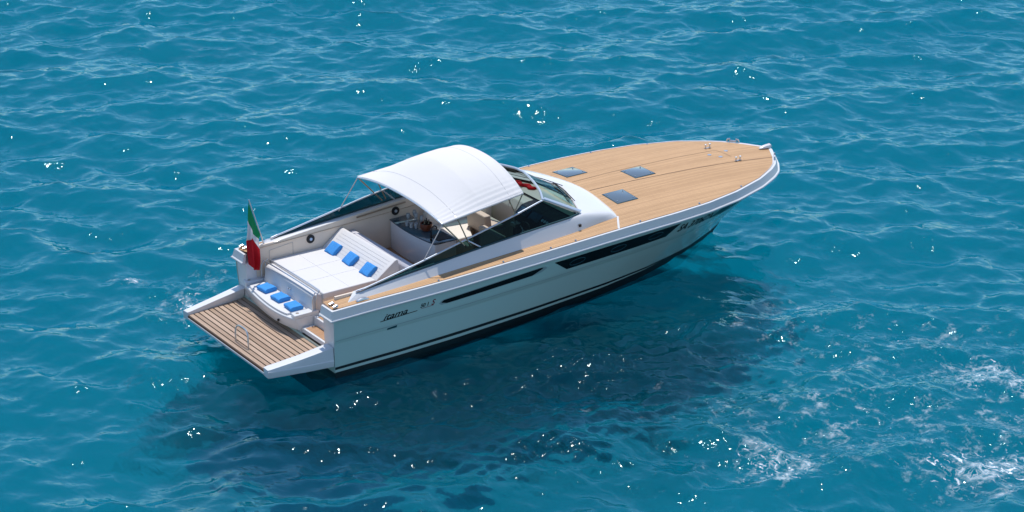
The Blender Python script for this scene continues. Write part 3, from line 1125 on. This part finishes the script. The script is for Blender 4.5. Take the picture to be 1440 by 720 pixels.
for xx in (.12, .35, .58, .81):
    ls.box(xx, xx + .07, -.96, -.54, .31, .345)
ls.build('folded_ladder', M['rubber'], platform, bevel=.004)
# centre transom under the bench
MB().loft([[(1.50, -1.70, z), (1.50, 1.70, z), (1.62, 1.70, z), (1.62, -1.70, z)] for z in (.30, .62)]).build('transom_panel', M['gel'], Y)

# --- transom bench
arc = [(1.42, 1.76), (1.37, 1.5), (1.31, 1.2), (1.255, .8), (1.225, .4), (1.225, .05), (1.26, -.25), (1.32, -.48), (1.38, -.64)]
arcs = curve([(x, y, 0) for x, y in arc], 30)
def arcpoly(dx, y0=-9, y1=9, back=2.05):
    P = [(x + dx, y) for x, y, _ in arcs if y0 <= y <= y1]
    return P + [(back, P[-1][1]), (back, P[0][1])]
mb = MB()
r_ = []
for z, dx in ((.545, .30), (.62, .16), (.66, .06), (.80, .015), (.90, 0), (.925, .01)):
    r_.append([(x, y, z) for x, y in arcpoly(dx)])
mb.loft(r_)
bench = mb.build('transom_bench', M['gel'], Y, bevel=.012, smooth=45)
cu_ = MB()
cu_.prism([(x, y) for x, y in arcpoly(.045, -.40, 1.52, 1.86)], .925, .972)
cu_.build('seat_cushion', M['cushion'], bench, bevel=.02, seg=3)
for (y0, y1, x0) in ((1.55, 1.76, 1.37), (-.64, -.43, 1.34)):
    e = MB().loft([[(x0, y0, .925), (1.95, y0, .925), (1.95, y1, .925), (x0 + (.03 if y0 > 0 else .03), y1, .925)], [(x0 + .005, y0, 1.01), (1.95, y0, 1.01), (1.95, y1, 1.01), (x0 + .035, y1, 1.01)]])
    o_ = e.build('bench_end', M['gel'], bench, bevel=.018, seg=3)
    MB().lathe([(.036, 0), (.036, .006), (.018, .01)], x0 + .13, (y0 + y1) / 2, 1.009, 14).build('cup_holder', M['bronze'], o_)
bkp = MB()
r_ = []
for y in (-.58, -.56, 0, .5, 1.0, 1.51, 1.53):
    k = .75 if y in (-.58, 1.53) else 1
    r_.append([(1.80 - .0, y, .95), (1.845, y, 1.18), (1.855, y, .95 + .34 * k), (1.90, y, .95 + .385 * k), (2.03, y, .95 + .385 * k), (2.08, y, .95 + .34 * k), (2.08, y, .95)])
bkp.loft(r_).build('bench_backrest', M['cushion'], bench, bevel=.02, seg=3)
for dx, dz in ((0, 0), (.10, .02)):
    rl = curve([(1.80 + dx, 1.60, 1.0), (1.80 + dx, 1.60, 1.28 + dz), (1.83 + dx, 1.58, 1.385 + dz), (1.87 + dx, 1.50, 1.41 + dz), (1.90 + dx, .5, 1.41 + dz), (1.90 + dx, -.50, 1.41 + dz), (1.87 + dx, -.60, 1.385 + dz), (1.80 + dx, -.62, 1.28 + dz), (1.80 + dx, -.62, 1.0)], 60)
    MB().tube(rl, .0135, 8).build('handrail', M['steel'], bench)
for yy in (.48, .40):
    lk = MB()
    lk.tube([(1.838, yy, 1.15), (1.818, yy, 1.15)], .022, 12)
    lk.build('catch', M['steel'], bench)
MB().tube([(1.255, -.10, .75), (1.228, -.10, .75)], .03, 14).build('shower_cap', M['rubber'], bench)

# --- stern steps on the starboard side
for (x0, x1, z0, z1) in ((1.50, 2.0, .45, .715), (1.80, 2.15, .6, .90)):
    st_ = MB().box(x0, x1, -1.66, -.66, z0, z1).build('stern_step', M['gel'], Y, bevel=.015)
    MB().box(x0 + .05, x1 - .03, -1.60, -.74, z1 - .01, z1 + .006).build('tread', M['teakdark'], st_, bevel=.004)

# --- sun pad
sp0 = MB()
sp0.box(2.06, 3.42, -.62, 1.66, FL, 1.22)
pad = sp0.build('sun_pad', M['cream'], Y, bevel=.02)
cs = MB()
cs.box(2.06, 3.38, -.64, 1.67, 1.215, 1.36)
cs.build('mattress', M['cushion'], pad, bevel=.035, seg=4)
hd = MB()
hp = [(3.37, 1.20), (3.37, 1.34), (3.40, 1.365), (3.86, 1.70), (3.91, 1.715), (3.95, 1.69), (3.99, 1.20)]
hd.loft([[(x, y, z) for x, z in hp] for y in (-.66, 1.67)])
headrest = hd.build('headrest', M['cushion'], pad, bevel=.022, seg=3)
sw = MB()
for yy in (.02, .68):
    sw.tube([(2.10, yy + .1, 1.3605), (3.34, yy + .1, 1.3605)], .004, 5)
sw.tube([(2.72, -.60, 1.3605), (2.72, 1.55, 1.3605)], .004, 5)
for k in range(1, 7):
    sw.tube([(3.40 + .46 * (k / 7 + .0), -.55, 1.368 + .335 * k / 7), (3.40 + .46 * k / 7, 1.5, 1.368 + .335 * k / 7)], .003, 5)
sw.build('stitching', M['thread'], pad)
hb2 = MB()
hb2.box(3.42, 3.97, -.60, 1.66, FL, 1.21)
hb2.build('headrest_base', M['cream'], pad, bevel=.015)
# aft-facing bench back behind the headrest
sf = MB()
sf.loft([[(x, y, z) for x, z in ((4.02, FL), (4.04, 1.54), (4.10, 1.60), (4.22, 1.59), (4.36, 1.44), (4.44, FL))] for y in (-1.0, 1.66)])
sf.build('lounge_backrest', M['greyseat'], Y, bevel=.03, seg=3)
MB().box(3.60, 4.0, -1.05, -.70, FL, 1.28).build('side_locker', M['cushion'], Y, bevel=.03, seg=3)

# --- galley cabinet
cab_pl = curve([(5.19, 1.66, 0), (5.14, 1.2, 0), (5.12, .7, 0), (5.15, .2, 0), (5.21, -.18, 0)], 24)
poly = [(x, y) for x, y, _ in cab_pl] + [(5.76, -.20), (5.70, 1.66)]
gc = MB()
gc.prism(poly, FL, 1.59)
galley = gc.build('galley_cabinet', M['cabinet'], Y, bevel=.008)
ct = MB()
cx_, cy_ = 5.44, .7
ct.prism([(cx_ + (x - cx_) * 1.05, cy_ + (y - cy_) * (1.012)) for x, y in poly], 1.592, 1.622)
counter = ct.build('counter', M['counter'], galley, bevel=.006)
sk_ = MB()
sk_.box(5.36, 5.72, -.10, .28, 1.623, 1.634)
sk_.build('sink', M['rubber'], counter, bevel=.004)
tp = curve([(5.24, .02, 1.62), (5.24, .02, 1.80), (5.25, .02, 1.90), (5.31, .03, 1.955), (5.39, .045, 1.92), (5.41, .05, 1.86)], 24)
MB().tube(tp, .015, 8).lathe([(.03, 0), (.03, .05), (.018, .06)], 5.24, .02, 1.622, 12).build('tap', M['black'], counter)
cr_ = MB()
cr_.tube([(5.27, -.19, 1.60), (5.74, -.19, 1.60)], .012, 6)
cr_.build('towel_bar', M['black'], galley)

# --- helm side: dash, wheel, seats, sofa
da = MB()
da.loft([[(x, y, z) for x, z in ((7.35, 1.35), (7.42, 1.86), (7.60, 2.02), (7.80, 2.05), (8.05, 2.05), (8.15, FL), (7.7, FL))] for y in (-1.57, -.10)])
dash = da.build('helm_console', M['dash'], Y, bevel=.03, seg=3)
for (y0, y1) in ((-1.0, -.62), (-.55, -.2)):
    a = MB().loft([[(7.43, y0, 1.875), (7.43, y1, 1.875), (7.58, y1, 2.005), (7.58, y0, 2.005)], [(7.41, y0, 1.89), (7.41, y1, 1.89), (7.565, y1, 2.02), (7.565, y0, 2.02)]])
    a.build('display', M['screen'], dash, bevel=.005)
gau = MB()
for k in range(5):
    yy = -1.45 + .09 * k
    gau.tube([(7.50, yy, 1.945), (7.485, yy, 1.962)], .035, 14)
gau.build('gauges', M['alu'], dash)
wc = Vector((7.10, -.88, 1.72))
wa = Vector((-.85, 0, .5)).normalized()
u_ = Vector((0, 1, 0)); v_ = wa.cross(u_)
wh = MB()
wh.tube([tuple(wc + u_ * .21 * math.cos(a) + v_ * .21 * math.sin(a)) for a in [2 * math.pi * k / 28 for k in range(28)]], .019, 8, closed=True)
wheel = wh.build('steering_wheel', M['rubber'], dash)
sp2 = MB()
for k in range(3):
    a = math.pi / 2 + 2 * math.pi * k / 3
    sp2.tube([tuple(wc - wa * .03), tuple(wc + u_ * .20 * math.cos(a) + v_ * .20 * math.sin(a))], .014, 6)
sp2.tube([tuple(wc - wa * .35), tuple(wc)], .03, 10)
sp2.build('spokes', M['steel'], wheel)
th = MB()
th.box(7.22, 7.40, -.42, -.22, 1.62, 1.70)
th.tube([(7.28, -.36, 1.68), (7.22, -.36, 1.86)], .014, 8)
th.tube([(7.28, -.29, 1.68), (7.24, -.29, 1.86)], .014, 8)
th.build('throttle', M['steel'], dash)
# port side of the dash: pale shelf reaching the windshield
pd = MB()
pd.loft([[(x, y, z) for x, z in ((7.55, FL), (7.62, 1.80), (7.75, 1.97), (8.05, 2.02), (8.15, FL))] for y in (-.08, 1.56)])
pd.build('dash_shelf', M['dashlight'], Y, bevel=.03, seg=3)
dt = MB()
dt.grid([[(x, y, 2.075) for y in (-1.56 + .06 * 0, -.8, 0, .8, 1.56)] if False else [(max(8.0, x_) , y, 2.07) for y, x_ in ((-1.5, x), (-1.1, x + (.30 if x > 8 else 0)), (-.5, x + (.55 if x > 8 else 0)), (0, x + (.62 if x > 8 else 0)), (.5, x + (.55 if x > 8 else 0)), (1.1, x + (.30 if x > 8 else 0)), (1.5, x))] for x in (7.95, 8.10)])
dt.build('dash_top', M['dashlight'], Y)

def seat(name, x0, x1, y0, y1, zs, zb, material, face=1, label=None):
    s_ = MB().box(x0, x1, y0, y1, FL, zs)
    so2 = s_.build(name, M['tan'], Y, bevel=.04, seg=3)
    MB().box(x0 + .02, x1 - .01, y0 + .02, y1 - .02, zs - .005, zs + .09).build('cushion', material, so2, bevel=.035, seg=3)
    bx0, bx1 = (x0 - .14, x0 + .05) if face > 0 else (x1 - .05, x1 + .14)
    MB().loft([[(bx0 + .02, y0, zs - .1), (bx1, y0, zs - .1), (bx1, y1, zs - .1), (bx0 + .02, y1, zs - .1)], [(bx0 - .04, y0 + .02, zb), (bx1 - .05, y0 + .02, zb), (bx1 - .05, y1 - .02, zb), (bx0 - .04, y1 - .02, zb)]]).build('backrest', M['tan'], so2, bevel=.04, seg=3)
    return so2
seat('helm_seat', 6.35, 6.85, -1.35, -.45, 1.42, 1.92, M['tan'])
seat('companion_seat', 6.95, 7.35, .15, .95, 1.42, 1.80, M['tan'])
# curved sofa on the port side with ivory cushions
so_pl = [(5.95, 1.57), (7.5, 1.57), (7.5, 1.0), (7.05, .92), (6.80, .75), (6.60, .35), (6.2, .35), (5.95, .7)]
sofa = MB().prism(so_pl, FL, 1.24).build('sofa', M['tan'], Y, bevel=.05, seg=3)
MB().prism([(6.4 + (x - 6.4) * .95, 1.0 + (y - 1.0) * .94) for x, y in so_pl], 1.235, 1.32).build('cushion', M['tanwhite'], sofa, bevel=.035, seg=3)
MB().box(6.0, 7.5, 1.38, 1.58, 1.30, 1.66).build('backrest', M['tanwhite'], sofa, bevel=.05, seg=3)
MB().box(7.32, 7.52, .95, 1.42, 1.30, 1.68).build('backrest', M['tanwhite'], sofa, bevel=.05, seg=3)
MB().box(6.05, 6.3, -.05, .30, FL, 1.30).build('side_table', M['tan'], Y, bevel=.03, seg=3)

# --- bimini
def can_z(s, c):
    """s 0..1 aft to fore, c -1..1 across"""
    base = 2.80 + (3.00 - 2.80) * s
    e_ = min(1, s / .80)
    arch = .19 + .36 * math.sin(math.pi / 2 * e_) - .07 * max(0, s - .8) / .2
    lift = .05 * math.sin(math.pi * s) * (1 - c * c)
    wr = .007 * math.sin(abs(c) * 95 + 3 * s) * max(0, abs(c) - .70) / .3 + .005 * math.sin(s * 70) * max(0, s - .86) / .14
    sag = wr - .022 * abs(math.sin(math.pi * 2 * s)) * (1 - abs(c) ** 4)
    return base + lift + arch * (1 - abs(c) ** 2.3) + sag
def can_pt(s, c, dz=0):
    hw = 1.74 - .12 * s
    return (4.39 + (6.56 - 4.39) * s + .02 * c * c, hw * c, can_z(s, c) + dz)
rows_t = [[can_pt(i / 60, -1 + 2 * j / 160) for j in range(161)] for i in range(61)]
cb = MB()
cb.grid(rows_t)
cb.grid([[(x, y, z - .014) for x, y, z in r] for r in rows_t])
rim = rows_t[0] + [r[-1] for r in rows_t[1:]] + rows_t[-1][::-1][1:] + [r[0] for r in rows_t[::-1]][1:-1]
cb.grid([rim, [(x, y, z - .014) for x, y, z in rim]], True)
canopy = cb.build('sun_canopy', M['canvas'], Y, smooth=60)
for s in (.0, .18, .84, 1.0):
    MB().tube([can_pt(s, -1 + 2 * j / 36, -.03) for j in range(37)], .022, 8).build('bow_tube', M['alu'], canopy)
for s in (.18, .84):
    MB().tube([can_pt(s, -1 + 2 * j / 36, .0) for j in range(37)], .005, 5).build('seam', M['thread'], canopy)
for sd in (-1, 1):
    MB().tube([can_pt(i / 20, sd, -.02) for i in range(21)], .026, 8).build('hem', M['canvas'], canopy)
    A = can_pt(0, sd, -.03); B = can_pt(1, sd, -.03); Mi = can_pt(.18, sd, -.03)
    foot = (5.02, sd * 1.72, 2.10)
    MB().tube([A, foot], .017, 8).build('leg', M['bronze'], canopy)
    MB().tube([Mi, (5.12, sd * 1.72, 2.11)], .014, 8).build('leg', M['bronze'], canopy)
    MB().tube([B, (6.35, sd * 1.58, 2.49)], .014, 8).build('leg', M['bronze'], canopy)
    MB().tube([can_pt(.82, sd * .98, -.03), (6.42, sd * 1.575, 2.50)], .014, 8).build('leg', M['bronze'], canopy)
    MB().tube([A, (3.90, sd * 1.765, 2.07)], .011, 6).build('strap', M['seam'], canopy)

# ================================================================== LOOSE THINGS ON BOARD
# Italian tricolour on its staff
flag = empty('flag', (1.97, 1.74, 1.70))
tag(flag, 'green, white and red tricolour flag drooping from a raked staff on the stern', 'flag')
b0, b1 = np.array((1.97, 1.74, 1.70)), np.array((1.64, 1.75, 2.84))
MB().tube([tuple(b0), tuple(b1)], .014, 8).tube([tuple(b0), tuple(b0 + (b1 - b0) * .05)], .026, 10).build('staff', M['steel'], flag, shift=(1.97, 1.74, 1.70)).location = (0, 0, 0)
FC = [[(1.625, 2.79), (1.697, 2.532), (1.788, 2.227), (1.881, 1.953)], [(1.593, 2.355), (1.645, 2.209), (1.698, 2.029), (1.833, 1.88)], [(1.565, 1.874), (1.63, 1.91), (1.702, 1.927), (1.836, 1.642)], [(1.575, 1.33), (1.651, 1.244), (1.726, 1.141), (1.799, 1.175)]]
def bez(u, v):
    P = np.array(FC, float)
    iu, iv = min(int(u * 3), 2), min(int(v * 3), 2)
    a, b_ = u * 3 - iu, v * 3 - iv
    return (P[iv][iu] * (1 - a) * (1 - b_) + P[iv][iu + 1] * a * (1 - b_) + P[iv + 1][iu] * (1 - a) * b_ + P[iv + 1][iu + 1] * a * b_)
def flag_pt(u, v):
    x, z = bez(u, v)
    dy = -.34 * v
    return (x + dy * 0.528, 1.745 + dy + .07 * v * math.sin(u * 9 + v * 2.0) + .03 * math.sin(v * 11 + 2 * u) * v, z + dy * -0.4558)
for k, mt in enumerate(('green', 'white_cloth', 'red')):
    fb = MB()
    fb.grid([[flag_pt(j / 20, (k + i / 10) / 3) for j in range(21)] for i in range(11)])
    fo_ = fb.build(('green_band', 'white_band', 'red_band')[k], M[mt], flag, shift=(1.97, 1.74, 1.70), smooth=80)
    fo_.location = (0, 0, 0)
    sd_ = fo_.modifiers.new('t', 'SOLIDIFY'); sd_.thickness = .004

# six folded blue towels
def towel_mesh():
    mb = MB()
    n = 12
    rows = []
    for i in range(n + 1):
        u = -1 + 2 * i / n
        r = []
        m_ = 22
        for j in range(m_):
            a = 2 * math.pi * j / m_
            ca, sa = math.cos(a), math.sin(a)
            px = .155 * math.copysign(abs(ca) ** .30, ca)
            pz = .045 * math.copysign(abs(sa) ** .55, sa) + .045
            pz *= 1 + .08 * math.sin(u * 4 + j)
            r.append((px, u * .17 * (1 - .03 * abs(sa)), pz))
        rows.append(r)
    mb.loft(rows)
    return mb
tw0 = None
spots = [((3.46, 1.24, 1.408), -math.radians(36), .05, 'blue folded towel on the sun pad headrest, nearest the port side wall'),
         ((3.46, .50, 1.408), -math.radians(36), -.06, 'middle blue folded towel of the three on the sun pad headrest'),
         ((3.46, -.24, 1.408), -math.radians(36), .04, 'blue folded towel on the sun pad headrest, nearest the starboard rail'),
         ((1.60, 1.02, .972), 0, .10, 'blue folded towel on the transom bench, the one nearest the flag'),
         ((1.59, .40, .972), 0, .05, 'middle blue folded towel of the three on the transom bench'),
         ((1.59, -.17, .972), 0, -.06, 'blue folded towel on the transom bench, nearest the stern steps')]
for k, (loc, tilt, rz, lab) in enumerate(spots):
    if tw0 is None:
        tw0 = o = towel_mesh().build('towel', M['towel'], None, smooth=50)
    else:
        o = tw0.copy()
        C.objects.link(o)
    o.location = loc
    o.rotation_euler = (0, tilt, rz)
    tag(o, lab, 'towel', 'folded blue towels')

# glasses on the counter
gl0 = None
def glass_mesh():
    return MB().lathe([(.040, 0), (.040, .004), (.008, .012), (.007, .085), (.030, .105), (.044, .145), (.046, .19), (.040, .235), (.037, .235), (.043, .19), (.041, .145), (.026, .112), (.002, .10)], 0, 0, 0, 18)
def tumbler_mesh():
    return MB().lathe([(.038, 0), (.043, .11), (.039, .11), (.035, .012), (.001, .012)], 0, 0, 0, 18)
gspots = [((5.40, 1.22), 'stemmed wine glass at the port end of the glass cluster on the galley counter'),
          ((5.62, 1.30), 'stemmed wine glass at the far back of the glass cluster on the galley counter'),
          ((5.55, 1.12), 'stemmed wine glass in the middle of the back row on the galley counter'),
          ((5.57, .92), 'stemmed wine glass of the back row nearest the wooden ice bucket')]
for (x, y), lab in gspots:
    if gl0 is None:
        gl0 = o = glass_mesh().build('wine_glass', M['drinkglass'], None, smooth=60)
    else:
        o = gl0.copy(); C.objects.link(o)
    o.location = (x, y, 1.623)
    tag(o, lab, 'glass', 'glasses on the galley counter')
gl1 = None
for (x, y), lab in [((5.29, 1.10), 'short tumbler in front of the wine glasses, farthest from the wooden bucket'),
                    ((5.31, .95), 'short tumbler standing between the two others before the wine glasses'),
                    ((5.38, .86), 'short tumbler in front of the wine glasses, closest to the wooden bucket')]:
    if gl1 is None:
        gl1 = o = tumbler_mesh().build('tumbler', M['drinkglass'], None, smooth=60)
    else:
        o = gl1.copy(); C.objects.link(o)
    o.location = (x, y, 1.623)
    tag(o, lab, 'glass', 'glasses on the galley counter')
# wooden ice bucket
bu = empty('ice_bucket', (5.50, .62, 1.623))
tag(bu, 'reddish brown wooden bucket holding dark bottles beside the sink', 'bucket')
bm_ = MB().lathe([(.10, 0), (.135, .05), (.145, .11), (.14, .17), (.125, .17), (.125, .03), (.001, .03)], 0, 0, 0, 24)
bm_.build('bowl', M['wood'], bu)
MB().lathe([(.115, 0), (.115, .01), (.001, .012)], 0, 0, .12, 20).build('ice', M['rubber'], bu)
for (bx1, by1) in ((.04, .05), (-.05, -.02), (.03, -.06)):
    bt = MB().lathe([(.034, 0), (.034, .14), (.014, .19), (.013, .225), (.001, .226)], bx1, by1, .04, 12)
    bt.build('bottle', M['black'], bu)

# red cloth on the dash behind the windshield
rc = MB()
rows = []
for i in range(25):
    s = i / 24
    y = .95 - .60 * s
    x = 8.30 - .12 * (1 - s) + .03 * math.sin(s * 13)
    r = []
    for j in range(12):
        a = 2 * math.pi * j / 12
        r.append((x + .06 * math.cos(a), y, 2.105 + (.035 + .010 * math.sin(9 * s + j)) * math.sin(a)))
    rows.append(r)
rc.loft(rows)
tag(rc.build('rolled_cloth', M['red'], None, shift=(8.25, .75, 2.07)), 'red rolled cloth lying on the dash behind the windshield', 'cloth')
